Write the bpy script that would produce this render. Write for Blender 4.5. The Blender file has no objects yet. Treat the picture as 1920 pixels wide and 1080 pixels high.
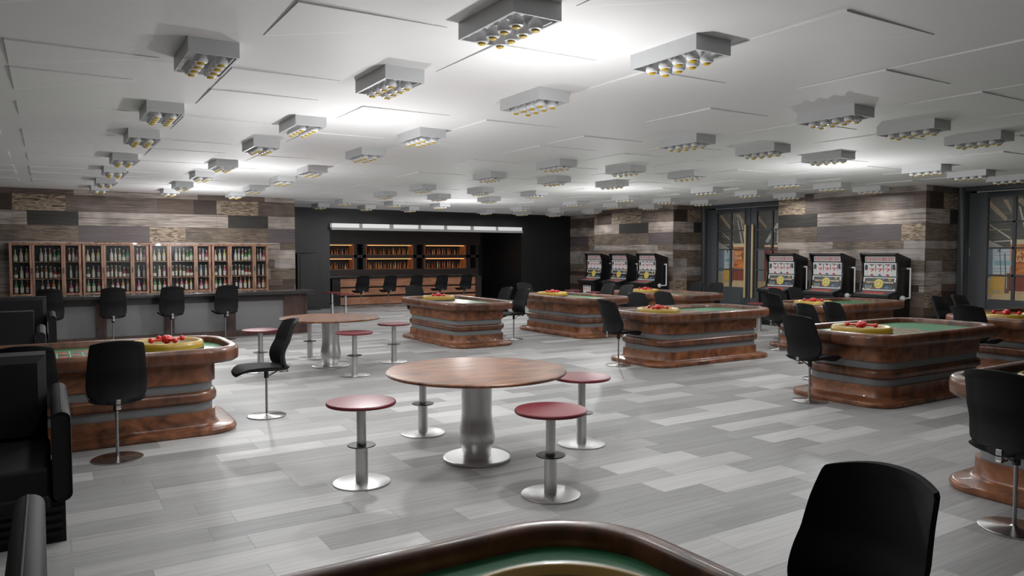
import bpy, bmesh, math, random
from mathutils import Vector, Matrix
PI = math.pi
random.seed(7)
S = bpy.context.scene
COL = S.collection

# ------------------------------------------------------------------ materials
def nodes(name):
    m = bpy.data.materials.new(name); m.use_nodes = True
    nt = m.node_tree; b = nt.nodes['Principled BSDF']
    return m, nt, b
def mat(name, col, rough=0.5, metal=0.0, spec=0.5, var=0.0, scale=8.0, emit=None, es=0.0, coat=0.0, bump=0.0, bscale=200):
    m, nt, b = nodes(name)
    b.inputs['Base Color'].default_value = (*col, 1)
    b.inputs['Roughness'].default_value = rough
    b.inputs['Metallic'].default_value = metal
    b.inputs['Specular IOR Level'].default_value = spec
    b.inputs['Coat Weight'].default_value = coat
    tc = nt.nodes.new('ShaderNodeTexCoord')
    if var > 0:
        n = nt.nodes.new('ShaderNodeTexNoise'); n.inputs['Scale'].default_value = scale
        n.inputs['Detail'].default_value = 4
        nt.links.new(tc.outputs['Object'], n.inputs['Vector'])
        mx = nt.nodes.new('ShaderNodeMix'); mx.data_type = 'RGBA'
        mx.inputs[6].default_value = (*[c * (1 - var) for c in col], 1)
        mx.inputs[7].default_value = (*[min(1, c * (1 + var)) for c in col], 1)
        nt.links.new(n.outputs['Fac'], mx.inputs[0]); nt.links.new(mx.outputs[2], b.inputs['Base Color'])
    if bump > 0:
        n = nt.nodes.new('ShaderNodeTexNoise'); n.inputs['Scale'].default_value = bscale
        nt.links.new(tc.outputs['Object'], n.inputs['Vector'])
        bp = nt.nodes.new('ShaderNodeBump'); bp.inputs['Strength'].default_value = bump; bp.inputs['Distance'].default_value = 0.002
        nt.links.new(n.outputs['Fac'], bp.inputs['Height']); nt.links.new(bp.outputs['Normal'], b.inputs['Normal'])
    if emit:
        b.inputs['Emission Color'].default_value = (*emit, 1); b.inputs['Emission Strength'].default_value = es
    return m
def grain(name, dark, light, rough=0.5, sc=(1.2, 1.2, 30), dist=1.5, lo=0.35, hi=0.65, coat=0.0, detail=6, knots=False, spec=0.5):
    m, nt, b = nodes(name)
    tc = nt.nodes.new('ShaderNodeTexCoord'); mp = nt.nodes.new('ShaderNodeMapping')
    mp.inputs['Scale'].default_value = sc
    nt.links.new(tc.outputs['Object'], mp.inputs['Vector'])
    n = nt.nodes.new('ShaderNodeTexNoise'); n.inputs['Scale'].default_value = 1.0
    n.inputs['Detail'].default_value = detail; n.inputs['Distortion'].default_value = dist
    nt.links.new(mp.outputs['Vector'], n.inputs['Vector'])
    r = nt.nodes.new('ShaderNodeValToRGB')
    r.color_ramp.elements[0].position = lo; r.color_ramp.elements[0].color = (*dark, 1)
    r.color_ramp.elements[1].position = hi; r.color_ramp.elements[1].color = (*light, 1)
    nt.links.new(n.outputs['Fac'], r.inputs['Fac'])
    out = r.outputs['Color']
    if knots:
        v = nt.nodes.new('ShaderNodeTexNoise'); v.inputs['Scale'].default_value = 2.2; v.inputs['Detail'].default_value = 2
        nt.links.new(tc.outputs['Object'], v.inputs['Vector'])
        r2 = nt.nodes.new('ShaderNodeValToRGB')
        r2.color_ramp.elements[0].position = 0.3; r2.color_ramp.elements[0].color = (0.55, 0.55, 0.55, 1)
        r2.color_ramp.elements[1].position = 0.6; r2.color_ramp.elements[1].color = (1, 1, 1, 1)
        nt.links.new(v.outputs['Fac'], r2.inputs['Fac'])
        mx = nt.nodes.new('ShaderNodeMix'); mx.data_type = 'RGBA'; mx.blend_type = 'MULTIPLY'; mx.inputs[0].default_value = 1
        nt.links.new(out, mx.inputs[6]); nt.links.new(r2.outputs['Color'], mx.inputs[7]); out = mx.outputs[2]
    nt.links.new(out, b.inputs['Base Color'])
    b.inputs['Roughness'].default_value = rough; b.inputs['Coat Weight'].default_value = coat
    b.inputs['Specular IOR Level'].default_value = spec
    return m

def floor_mat():
    m, nt, b = nodes('floor_planks')
    N = nt.nodes.new; L = nt.links.new
    def M(op, a, c=None, v=None):
        n = N('ShaderNodeMath'); n.operation = op
        if isinstance(a, (int, float)): n.inputs[0].default_value = a
        else: L(a, n.inputs[0])
        if c is not None:
            if isinstance(c, (int, float)): n.inputs[1].default_value = c
            else: L(c, n.inputs[1])
        return n.outputs[0]
    tc = N('ShaderNodeTexCoord'); sx = N('ShaderNodeSeparateXYZ'); L(tc.outputs['Object'], sx.inputs[0])
    yv = M('SUBTRACT', M('DIVIDE', sx.outputs['Y'], 0.2565), 0.42)
    row = M('FLOOR', yv); fy = M('FRACT', yv)
    wn = N('ShaderNodeTexWhiteNoise'); wn.noise_dimensions = '1D'; L(row, wn.inputs['W'])
    off = M('DIVIDE', M('FLOOR', M('MULTIPLY', wn.outputs['Value'], 5)), 5)
    xv = M('ADD', M('DIVIDE', sx.outputs['X'], 0.93), M('ADD', off, 0.112))
    cel = M('FLOOR', xv); fx = M('FRACT', xv)
    cb = N('ShaderNodeCombineXYZ'); L(row, cb.inputs[0]); L(cel, cb.inputs[1])
    w2 = N('ShaderNodeTexWhiteNoise'); w2.noise_dimensions = '2D'; L(cb.outputs[0], w2.inputs['Vector'])
    rp = N('ShaderNodeValToRGB'); e = rp.color_ramp.elements
    e[0].position = 0.0; e[0].color = (0.245, 0.244, 0.243, 1)
    e[1].position = 1.0; e[1].color = (0.49, 0.487, 0.482, 1)
    x = e.new(0.35); x.color = (0.29, 0.289, 0.287, 1)
    x = e.new(0.7); x.color = (0.35, 0.347, 0.344, 1)
    L(w2.outputs['Value'], rp.inputs['Fac'])
    # grain
    mp = N('ShaderNodeMapping'); mp.inputs['Scale'].default_value = (1.0, 26, 1)
    ad = N('ShaderNodeVectorMath'); ad.operation = 'ADD'
    sc = N('ShaderNodeVectorMath'); sc.operation = 'SCALE'; sc.inputs['Scale'].default_value = 13.0
    L(w2.outputs['Color'], sc.inputs[0]); L(tc.outputs['Object'], ad.inputs[0]); L(sc.outputs[0], ad.inputs[1])
    L(ad.outputs[0], mp.inputs['Vector'])
    n = N('ShaderNodeTexNoise'); n.inputs['Scale'].default_value = 1.5; n.inputs['Detail'].default_value = 5; n.inputs['Distortion'].default_value = 0.6
    L(mp.outputs[0], n.inputs['Vector'])
    r3 = N('ShaderNodeValToRGB'); r3.color_ramp.elements[0].position = 0.35; r3.color_ramp.elements[0].color = (0.86, 0.86, 0.86, 1)
    r3.color_ramp.elements[1].position = 0.62; r3.color_ramp.elements[1].color = (1.05, 1.05, 1.05, 1)
    L(n.outputs['Fac'], r3.inputs['Fac'])
    mx = N('ShaderNodeMix'); mx.data_type = 'RGBA'; mx.blend_type = 'MULTIPLY'; mx.inputs[0].default_value = 1
    L(rp.outputs['Color'], mx.inputs[6]); L(r3.outputs['Color'], mx.inputs[7])
    # joints
    jy = M('LESS_THAN', M('MINIMUM', fy, M('SUBTRACT', 1.0, fy)), 0.012)
    jx = M('LESS_THAN', M('MINIMUM', fx, M('SUBTRACT', 1.0, fx)), 0.0035)
    j = M('MULTIPLY', M('MAXIMUM', jy, jx), 0.4)
    m2 = N('ShaderNodeMix'); m2.data_type = 'RGBA'
    L(j, m2.inputs[0]); L(mx.outputs[2], m2.inputs[6]); m2.inputs[7].default_value = (0.12, 0.12, 0.12, 1)
    L(m2.outputs[2], b.inputs['Base Color'])
    b.inputs['Roughness'].default_value = 0.46
    b.inputs['Specular IOR Level'].default_value = 0.3
    return m

M_FLOOR = floor_mat()
M_CEIL = mat('ceiling_white', (0.86, 0.86, 0.86), 0.6, var=0.02, scale=2)
M_FIX = mat('fixture_grey', (0.60, 0.61, 0.62), 0.45, var=0.02)
M_LAMP = mat('lamp_shell', (0.82, 0.82, 0.83), 0.35, var=0.02)
M_LENS = mat('lamp_lens', (0.62, 0.42, 0.02), 0.5, var=0.05)
M_BLACK = mat('black_fabric', (0.0075, 0.0075, 0.008), 0.75, spec=0.25, var=0.2, scale=60, bump=0.25, bscale=300)
M_LEATHER = mat('black_leather', (0.007, 0.007, 0.0075), 0.6, spec=0.3, var=0.15, scale=30, bump=0.2, bscale=120)
M_BPLAS = mat('black_plastic', (0.010, 0.010, 0.011), 0.4, var=0.1)
M_CHROME = mat('brushed_chrome', (0.62, 0.61, 0.60), 0.22, 1.0, var=0.03, scale=3)
M_STEEL = mat('satin_steel', (0.66, 0.66, 0.66), 0.34, 1.0, var=0.04, scale=2)
M_POLE = mat('dark_chrome', (0.36, 0.36, 0.37), 0.3, 1.0, var=0.03)
M_WALNUT = grain('walnut', (0.062, 0.022, 0.010), (0.29, 0.108, 0.045), 0.36, (2.6, 2.6, 3.2), 2.6, 0.30, 0.70, detail=4, coat=0.15)
M_WALNUTX = grain('walnut_flat', (0.05, 0.02, 0.010), (0.30, 0.12, 0.05), 0.36, (1.2, 4, 4), 2.4, 0.32, 0.7, coat=0.0)
M_RAIL = grain('walnut_rail', (0.040, 0.016, 0.010), (0.19, 0.074, 0.036), 0.32, (4.5, 4.5, 1.6), 1.8, 0.3, 0.7, detail=4, coat=0.15)
M_BAND = mat('grey_band', (0.16, 0.165, 0.17), 0.45, var=0.03)
M_FELT = mat('green_felt', (0.03, 0.17, 0.07), 0.34, spec=0.5, var=0.10, scale=40)
M_LINE = mat('felt_lines', (0.42, 0.55, 0.38), 0.6, var=0.02)
M_RED = mat('felt_red', (0.50, 0.07, 0.04), 0.6, var=0.05)
M_OLIVE = mat('wheel_yellow', (0.37, 0.225, 0.015), 0.38, var=0.08, coat=0.3)
M_OLIVED = mat('wheel_bowl_dark', (0.20, 0.13, 0.02), 0.4, var=0.15)
M_REDB = mat('red_gloss', (0.50, 0.012, 0.012), 0.22, var=0.05, coat=0.5)
M_SEATRED = mat('stool_burgundy', (0.15, 0.014, 0.022), 0.40, var=0.06)
M_DARKWALL = mat('charcoal_paint', (0.012, 0.0125, 0.013), 0.42, spec=0.45, var=0.08, scale=3)
M_DOOR = mat('door_charcoal', (0.055, 0.062, 0.068), 0.4, var=0.05)
M_GOLD = mat('brass_pale', (0.62, 0.47, 0.27), 0.4, 0.35, var=0.04)
M_WHITEP = mat('white_panel', (0.80, 0.81, 0.80), 0.35, var=0.01, emit=(1, 1, 1), es=0.22)
M_GREYP = mat('grey_ledge', (0.40, 0.40, 0.40), 0.4, var=0.02)
M_COUNTER = mat('counter_black', (0.035, 0.032, 0.032), 0.22, var=0.1, coat=0.3)
M_GREYPAN = mat('counter_grey_panel', (0.17, 0.17, 0.175), 0.5, var=0.04)
M_DBROWN = grain('counter_dark_wood', (0.030, 0.016, 0.012), (0.085, 0.045, 0.036), 0.4, (8, 8, 2), 1.4)
M_BARWOOD = grain('bar_orange_wood', (0.34, 0.14, 0.075), (0.60, 0.29, 0.17), 0.35, (1.5, 1.5, 9), 2.0, 0.3, 0.7)
M_CABWOOD = grain('cabinet_wood', (0.14, 0.06, 0.035), (0.38, 0.22, 0.15), 0.4, (14, 14, 2), 1.0, coat=0.2)
M_CABBACK = mat('cabinet_back', (0.030, 0.038, 0.050), 0.6, var=0.2)
M_SHELFB = mat('back_bar_dark', (0.035, 0.024, 0.021), 0.45, var=0.08)
M_NICHE = mat('niche_black', (0.006, 0.005, 0.005), 0.6, var=0.1)
M_ORANGE = mat('niche_orange_frame', (0.30, 0.10, 0.035), 0.4, var=0.06, emit=(1.0, 0.30, 0.08), es=0.05)  # faint emission puts the strip's warm light into the lining itself
M_STRIP = mat('warm_light_strip', (0.9, 0.6, 0.3), 0.4, emit=(1.0, 0.50, 0.18), es=3.0)
M_SLOT = mat('slot_black', (0.007, 0.007, 0.0075), 0.35, var=0.1)
M_SLOTG = mat('slot_grey_trim', (0.055, 0.058, 0.060), 0.35, var=0.05)
M_PAPER = mat('slot_print_white', (0.50, 0.50, 0.50), 0.4, var=0.03, emit=(1, 1, 1), es=0.03)
M_REEL = mat('slot_reel_white', (0.62, 0.60, 0.60), 0.45, var=0.02)
M_INK = mat('slot_ink_dark', (0.045, 0.05, 0.06), 0.4, var=0.1)
M_INKR = mat('slot_ink_red', (0.48, 0.03, 0.03), 0.4, var=0.05)
M_INKY = mat('slot_ink_yellow', (0.62, 0.52, 0.06), 0.4, var=0.04)
M_INKC = mat('slot_ink_cream', (0.48, 0.42, 0.28), 0.4, var=0.05)
M_INKB = mat('slot_ink_blue', (0.08, 0.14, 0.24), 0.4, var=0.05)
M_INKG = mat('slot_ink_green', (0.06, 0.16, 0.08), 0.4, var=0.05)
M_DECKR = mat('slot_buttons_red', (0.22, 0.02, 0.02), 0.35, var=0.15, scale=40)
M_KNOB = mat('lever_knob_grey', (0.52, 0.52, 0.52), 0.4, var=0.04)
def glass_mat(name, tint, gl=0.06):
    m = bpy.data.materials.new(name); m.use_nodes = True; nt = m.node_tree
    for n in list(nt.nodes): nt.nodes.remove(n)
    o = nt.nodes.new('ShaderNodeOutputMaterial'); t = nt.nodes.new('ShaderNodeBsdfTransparent'); t.inputs[0].default_value = (*tint, 1)
    g = nt.nodes.new('ShaderNodeBsdfGlossy'); g.inputs['Roughness'].default_value = 0.22
    f = nt.nodes.new('ShaderNodeFresnel'); f.inputs['IOR'].default_value = 1.22
    x = nt.nodes.new('ShaderNodeMixShader')
    nt.links.new(f.outputs[0], x.inputs[0]); nt.links.new(t.outputs[0], x.inputs[1]); nt.links.new(g.outputs[0], x.inputs[2])
    nt.links.new(x.outputs[0], o.inputs[0])
    return m
M_GLASS = glass_mat('clear_glass', (0.93, 0.94, 0.94))

W = {
 'black': grain('plank_black', (0.016, 0.014, 0.012), (0.040, 0.035, 0.030), 0.6),
 'dbrown': grain('plank_dark_brown', (0.030, 0.018, 0.013), (0.065, 0.042, 0.030), 0.55),
 'brown': grain('plank_brown', (0.075, 0.048, 0.034), (0.15, 0.10, 0.075), 0.5),
 'gbrown': grain('plank_grey_brown', (0.080, 0.056, 0.045), (0.20, 0.150, 0.125), 0.5, knots=True),
 'light': grain('plank_pale_grey', (0.13, 0.105, 0.090), (0.44, 0.375, 0.33), 0.5, (0.9, 0.9, 24), 1.6, 0.32, 0.55, knots=True),
 'lgrey': grain('plank_light_grey', (0.20, 0.18, 0.165), (0.36, 0.32, 0.30), 0.5, (1.0, 1.0, 22), 1.0, 0.3, 0.6, knots=True),
 'weath': grain('plank_weathered', (0.055, 0.040, 0.030), (0.26, 0.20, 0.15), 0.55, (1.6, 1.6, 26), 2.5, 0.3, 0.7, knots=True),
 'purple': grain('plank_mauve', (0.075, 0.058, 0.062), (0.12, 0.096, 0.10), 0.5),
 'bark': grain('plank_cracked', (0.055, 0.032, 0.020), (0.42, 0.33, 0.235), 0.6, (2.2, 2.2, 18), 3.2, 0.38, 0.60),
}

# ------------------------------------------------------------------ mesh helpers
class MB:
    def __init__(s): s.v = []; s.f = []; s.m = []; s.mats = []
    def mi(s, m):
        if m not in s.mats: s.mats.append(m)
        return s.mats.index(m)
    def add(s, vs, fs, m):
        k = len(s.v); s.v += [tuple(v) for v in vs]; i = s.mi(m)
        for f in fs: s.f.append([a + k for a in f]); s.m.append(i)
    def box(s, x0, y0, z0, x1, y1, z1, m):
        vs = [(x, y, z) for z in (z0, z1) for y in (y0, y1) for x in (x0, x1)]
        s.add(vs, [(0, 2, 3, 1), (4, 5, 7, 6), (0, 1, 5, 4), (2, 6, 7, 3), (0, 4, 6, 2), (1, 3, 7, 5)], m)
    def quad(s, a, b, c, d, m): s.add([a, b, c, d], [(0, 1, 2, 3)], m)
    def rings(s, rs, m, cap0=True, cap1=True):
        n = len(rs[0]); vs = [p for r in rs for p in r]; fs = []
        for i in range(len(rs) - 1):
            for j in range(n):
                k = (j + 1) % n
                fs.append((i * n + j, i * n + k, (i + 1) * n + k, (i + 1) * n + j))
        if cap0: fs.append(tuple(reversed(range(n))))
        if cap1: fs.append(tuple((len(rs) - 1) * n + j for j in range(n)))
        s.add(vs, fs, m)
    def lathe(s, prof, m, n=32, c=(0, 0), cap0=True, cap1=True):
        rs = [[(c[0] + r * math.cos(2 * PI * j / n), c[1] + r * math.sin(2 * PI * j / n), z) for j in range(n)] for r, z in prof]
        s.rings(rs, m, cap0, cap1)
    def tube(s, pts, r, m, n=12):
        pts = [Vector(p) for p in pts]; rs = []
        for i, p in enumerate(pts):
            d = (pts[min(i + 1, len(pts) - 1)] - pts[max(i - 1, 0)]).normalized()
            a = Vector((0, 0, 1)) if abs(d.z) < 0.9 else Vector((1, 0, 0))
            u = d.cross(a).normalized(); w = d.cross(u)
            rr = r[i] if isinstance(r, (list, tuple)) else r
            rs.append([p + (u * math.cos(2 * PI * j / n) + w * math.sin(2 * PI * j / n)) * rr for j in range(n)])
        s.rings([[tuple(q) for q in r_] for r_ in rs], m)
    def sphere(s, c, r, m, n=16, sz=1.0):
        k = n // 2
        s.lathe([(max(1e-4, r * math.sin(PI * i / k)), c[2] - r * sz * math.cos(PI * i / k)) for i in range(k + 1)], m, n, (c[0], c[1]))
    def build(s, name, parent=None, smooth=35, bevel=0, seg=2, loc=None):
        me = bpy.data.meshes.new(name); me.from_pydata(s.v, [], s.f)
        for m in s.mats: me.materials.append(m)
        me.polygons.foreach_set('material_index', s.m); me.update()
        bm = bmesh.new(); bm.from_mesh(me)
        bmesh.ops.remove_doubles(bm, verts=bm.verts, dist=1e-6)
        bmesh.ops.recalc_face_normals(bm, faces=bm.faces) if not getattr(s, 'keep', False) else None
        if bevel:
            es = [e for e in bm.edges if len(e.link_faces) == 2 and e.calc_face_angle(0) > math.radians(40)]
            bmesh.ops.bevel(bm, geom=es, offset=bevel, segments=seg, affect='EDGES', profile=0.5, clamp_overlap=True)
        bm.to_mesh(me); bm.free()
        if smooth:
            me.polygons.foreach_set('use_smooth', [True] * len(me.polygons))
            me.set_sharp_from_angle(angle=math.radians(smooth))
        o = bpy.data.objects.new(name, me); COL.objects.link(o)
        if bevel:
            wn = o.modifiers.new('wn', 'WEIGHTED_NORMAL'); wn.keep_sharp = False; me.polygons.foreach_set('use_smooth', [True] * len(me.polygons)); me.set_sharp_from_angle(angle=math.radians(80))
        if parent: o.parent = parent
        if loc: o.location = loc
        return o
def bx(name, x0, y0, z0, x1, y1, z1, m, parent=None, bevel=0, seg=2):
    b = MB(); b.box(x0, y0, z0, x1, y1, z1, m); return b.build(name, parent, bevel=bevel, seg=seg)
def thing(name, label, cat, loc=(0, 0, 0), rz=0, group=None):
    o = bpy.data.objects.new(name, None); COL.objects.link(o); o.empty_display_size = 0.1
    o.location = loc; o.rotation_euler = (0, 0, rz); tag(o, label, cat, group); return o
def tag(o, label=None, cat=None, group=None, kind=None):
    if label: o['label'] = label
    if cat: o['category'] = cat
    if group: o['group'] = group
    if kind: o['kind'] = kind
    return o
KIDS = {}
def kids(o):
    if o.name not in KIDS: KIDS[o.name] = list(o.children)
    return KIDS[o.name]
def copy_tree(o, parent=None):
    c = o.copy(); COL.objects.link(c)
    if parent: c.parent = parent
    for ch in kids(o): copy_tree(ch, c)
    return c
def struct(o): o['kind'] = 'structure'; return o
class Proto:
    """places the first one itself, copies afterwards"""
    def __init__(s, root): s.root = root; s.used = False; list(map(kids, [root] + list(root.children)))
    def put(s, loc, rz, label, group=None, sz=1.0):
        o = copy_tree(s.root) if s.used else s.root
        s.used = True
        o.location = loc; o.rotation_euler = (0, 0, rz); o['label'] = label; o.scale = (1, 1, sz)
        if group: o['group'] = group
        return o

H = 3.2
# ------------------------------------------------------------------ room shell
struct(bx('floor', -4, -4, -0.1, 21, 27, 0, M_FLOOR))
def ceiling():
    b = MB(); b.box(-4, -4, H, 21, 27, H + 0.12, M_CEIL)
    A = [1.0, 2.4, 4.3, 6.09, 6.96, 8.5, 10.36, 11.3, 12.83, 14.66, 15.6, 17.1, 18.6]
    B = [1.1, 2.73, 4.43, 6.99, 8.79, 11.28, 13.1, 15.6, 17.4]
    Cc = [2.46, 3.43, 5.25, 7.3, 8.26, 10.06, 12.1, 14.9, 17.2, 20.0]
    cols = [(-3.2, A), (-0.21, A), (1.255, A), (2.66, B), (4.06, B), (5.62, Cc), (7.1, Cc), (8.55, Cc), (10.1, B), (11.5, Cc), (13.0, B), (14.5, Cc)]
    k = 0
    for x, ys in cols:
        for y in ys:
            k += 1
            if x < 5 and y > 18.5: continue
            dx = 0.95 if k % 3 else 0.86; dy = 0.80 if k % 2 else 0.95; d = 0.014
            # a panel whose near left corner sits a little lower than the rest
            vs = [(x, y, H - d), (x + dx, y, H - d * 0.35), (x + dx + .02, y + .02, H), (x + .02, y + dy + .02, H), (x, y + dy, H - d * 0.35),
                  (x, y, H), (x + dx, y, H), (x, y + dy, H)]
            b.add(vs, [(0, 1, 2, 3, 4), (0, 5, 6, 1), (1, 6, 2), (0, 4, 7, 5), (4, 3, 7)], M_CEIL)
    # small left-side panels
    for y in (12.77, 14.64, 15.56, 17.05, 10.3, 8.5):
        x = -0.43
        b.add([(x, y, H - .012), (x - 0.9, y, H - .012), (x - 0.9, y, H), (x, y, H), (x, y + .85, H - .004), (x, y + .85, H), (x - .9, y + .85, H)],
              [(0, 3, 2, 1), (0, 4, 5, 3), (0, 1, 6, 4)], M_CEIL)
    o = b.build('ceiling', smooth=0); struct(o)
ceiling()

ZS = [3.2, 3.07, 2.71, 2.39, 2.03, 1.85, 1.60, 1.36, 1.08, 0.93, 0.60, 0.40, 0.0]
P4 = 4.23
ROWS = [
 [(0, 'gbrown'), (1.17, 'light'), (3.8, 'gbrown')],
 [(0, 'bark'), (1.01, 'gbrown'), (2.90, 'brown'), (3.7, 'dbrown')],
 [(0, 'light'), (0.27, 'black'), (1.25, 'light')],
 [(0, 'weath'), (1.25, 'purple'), (2.71, 'bark'), (3.51, 'weath')],
 [(0, 'light'), (1.55, 'weath'), (2.75, 'lgrey')],
 [(0, 'weath'), (0.9, 'light'), (2.2, 'lgrey'), (3.3, 'weath')],
 [(0, 'gbrown'), (1.4, 'lgrey'), (2.5, 'weath'), (3.6, 'lgrey')],
 [(0, 'lgrey'), (1.3, 'weath'), (2.6, 'light')],
 [(0, 'brown'), (1.6, 'dbrown'), (3.0, 'light')],
 [(0, 'dbrown'), (1.9, 'gbrown'), (3.2, 'bark')],
 [(0, 'weath'), (1.3, 'dbrown'), (2.7, 'brown')],
 [(0, 'dbrown'), (1.0, 'weath'), (2.6, 'black')],
]
def planks(b, p0, d, length, u0, st=1.0):
    """plank cladding on a vertical face starting at p0 (x,y) along unit d; u0 texture offset, st stretch"""
    for r in range(len(ROWS)):
        z1, z0 = ZS[r], ZS[r + 1]
        cuts = []
        for k in range(-3, 8):
            for (u, t) in ROWS[r]:
                cuts.append(((u + k * P4 - u0) * st, t))
        for i in range(len(cuts) - 1):
            a, t = cuts[i]; c = cuts[i + 1][0]
            a2, c2 = max(a, 0), min(c, length)
            if c2 - a2 < 1e-3: continue
            q = lambda s_, z: (p0[0] + d[0] * s_, p0[1] + d[1] * s_, z)
            b.quad(q(a2, z0 + .006), q(c2 - .003, z0 + .006), q(c2 - .003, z1), q(a2, z1), W[t])
        b.quad(q(0, z0), q(length, z0), q(length, z0 + .006), q(0, z0 + .006), W['dbrown'])
def clad(name, p0, d, length, u0, st=1.0, b=None):
    return b
# wall behind the bottle cabinets (block up to the charcoal wall)
b = MB(); b.box(-4, 19.61, 0, 5.545, 23.3, H, M_DARKWALL); planks(b, (-4, 19.6), (1, 0), 9.55, (-4 + 0.62) % P4)
struct(b.build('wall_back_left', smooth=0))
# right wall piers
def pier(name, x, ya, yb, extra=None):
    b = MB(); b.box(x + .01, ya + .01, 0, 17.4, yb - .01, H, M_DARKWALL)
    planks(b, (x, yb), (0, -1), yb - ya, (19.0 - yb) / 1.42, 1.42)
    planks(b, (x, ya), (1, 0), 17.35 - x, x - 16.37)
    if extra: extra(b)
    return struct(b.build(name, smooth=0))
pier('wall_right', 15.69, 8.62, 12.34)
pier('wall_right_far', 15.79, 16.15, 19.9)
b = MB(); b.box(17.16, 19.8, 0, 17.5, 23.3, H, M_DARKWALL); planks(b, (17.15, 23.12), (0, -1), 3.3, 1.9, 1.42)
struct(b.build('wall_right_end', smooth=0))
struct(bx('wall_right_near', 16.9, -4, 0, 17.3, 4.6, H, M_DARKWALL))
struct(bx('wall_left', -4.2, -4, 0, -4, 23, H, W['gbrown']))
struct(bx('wall_rear', -4, -4.2, 0, 17, -4, H, W['gbrown']))
# charcoal wall with the bar opening
b = MB()
b.box(5.5, 23.1, 0, 7.64, 23.3, H, M_DARKWALL); b.box(14.9, 23.1, 0, 17.4, 23.3, H, M_DARKWALL); b.box(7.64, 23.1, 2.72, 14.9, 23.3, H, M_DARKWALL)
struct(b.build('wall_back', smooth=0))
b = MB()
b.box(7.44, 23.3, 0, 7.64, 26, 2.9, M_DARKWALL); b.box(14.9, 23.3, 0, 15.1, 26, 2.9, M_DARKWALL); b.box(7.44, 26, 0, 15.1, 26.2, 2.9, M_DARKWALL)
b.box(7.44, 23.3, 2.78, 15.1, 26.2, 2.9, M_DARKWALL)
struct(b.build('wall_alcove', smooth=0))

# ------------------------------------------------------------------ doors and foyer
def door(idx, y1):
    """y1: far jamb Y of a 3.65 m opening running towards -Y"""
    yb = y1; ya = y1 - 3.65; X = 17.0
    root = bpy.data.objects.new('door_%d' % idx, None); COL.objects.link(root); root['kind'] = 'structure'
    b = MB()
    b.box(X - .06, yb - .14, 0, X + .2, yb, H, M_DOOR); b.box(X - .06, ya, 0, X + .2, ya + .14, H, M_DOOR)
    b.box(X - .06, ya + .14, 3.1, X + .2, yb - .14, H, M_DOOR)
    b.build('door_frame', root, bevel=.006)
    mid = (ya + yb) / 2 
    for s in (1, -1):
        o = mid; L = 1.62
        def Y(t): return o + s * t
        def bb(m, t0, z0, t1, z1, x0, x1, mm): 
            a, c = sorted((Y(t0), Y(t1))); m.box(x0, a, z0, x1, c, z1, mm)
        m = MB()
        bb(m, 0.01, 0.02, 0.22, 3.06, X, X + .07, M_DOOR)
        bb(m, 1.24, 0.02, L, 3.06, X, X + .07, M_DOOR)
        bb(m, 0.22, 2.94, 1.24, 3.06, X, X + .07, M_DOOR)
        bb(m, 0.22, 0.02, 1.24, 0.78, X, X + .07, M_DOOR)
        bb(m, 0.30, 0.12, 1.16, 0.68, X - .012, X + .02, M_DOOR)
        bb(m, 0.70, 0.78, 0.76, 2.94, X + .005, X + .065, M_DOOR)
        for z in (1.29, 1.87, 2.42): bb(m, 0.22, z - .02, 1.24, z + .02, X + .005, X + .065, M_DOOR)
        leaf = m.build('door_leaf', root, bevel=.004)
        g = MB(); bb(g, 0.22, 0.78, 1.24, 2.94, X + .03, X + .036, M_GLASS); g.build('glass', leaf)
        hnd = MB()
        bb(hnd, 0.10, 0.49, 0.155, 2.58, X - .085, X - .045, M_GOLD)
        for z in (0.6, 2.45): bb(hnd, 0.115, z, 0.14, z + .03, X - .05, X, M_GOLD)
        h = hnd.build('door_handle', leaf, bevel=.004); h['label'] = 'long pale brass pull bar'
        hh = MB(); bb(hh, 1.58, 1.7, 1.6, 1.86, X - .01, X + .01, M_CHROME); hh.build('door_hinge', leaf)
    return root
door(1, 16.14); door(2, 8.61)

def bk(name, c, e=.16): return mat(name, c, 0.5, var=0.06, scale=6, emit=c, es=e)  # print colours emit a little, standing in for light behind the picture
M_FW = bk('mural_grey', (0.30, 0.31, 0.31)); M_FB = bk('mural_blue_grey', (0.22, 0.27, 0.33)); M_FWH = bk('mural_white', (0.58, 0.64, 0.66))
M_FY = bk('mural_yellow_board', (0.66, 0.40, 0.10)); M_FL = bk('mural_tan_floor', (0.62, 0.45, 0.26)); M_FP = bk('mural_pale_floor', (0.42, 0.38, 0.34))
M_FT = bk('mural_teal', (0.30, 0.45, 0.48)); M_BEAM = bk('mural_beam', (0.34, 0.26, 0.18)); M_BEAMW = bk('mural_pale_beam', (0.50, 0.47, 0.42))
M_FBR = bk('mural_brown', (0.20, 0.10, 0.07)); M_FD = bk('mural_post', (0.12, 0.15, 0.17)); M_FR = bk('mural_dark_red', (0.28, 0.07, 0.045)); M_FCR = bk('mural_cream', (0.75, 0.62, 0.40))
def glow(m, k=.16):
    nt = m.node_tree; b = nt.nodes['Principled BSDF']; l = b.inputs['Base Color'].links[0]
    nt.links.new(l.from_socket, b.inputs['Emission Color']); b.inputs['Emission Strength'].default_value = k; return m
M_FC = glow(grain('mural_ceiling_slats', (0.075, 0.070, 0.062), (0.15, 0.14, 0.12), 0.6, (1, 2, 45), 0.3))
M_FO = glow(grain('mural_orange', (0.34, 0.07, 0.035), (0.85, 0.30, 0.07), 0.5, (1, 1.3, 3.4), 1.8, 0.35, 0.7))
M_TXT = bk('mural_lettering', (0.78, 0.62, 0.32), .2)
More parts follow.
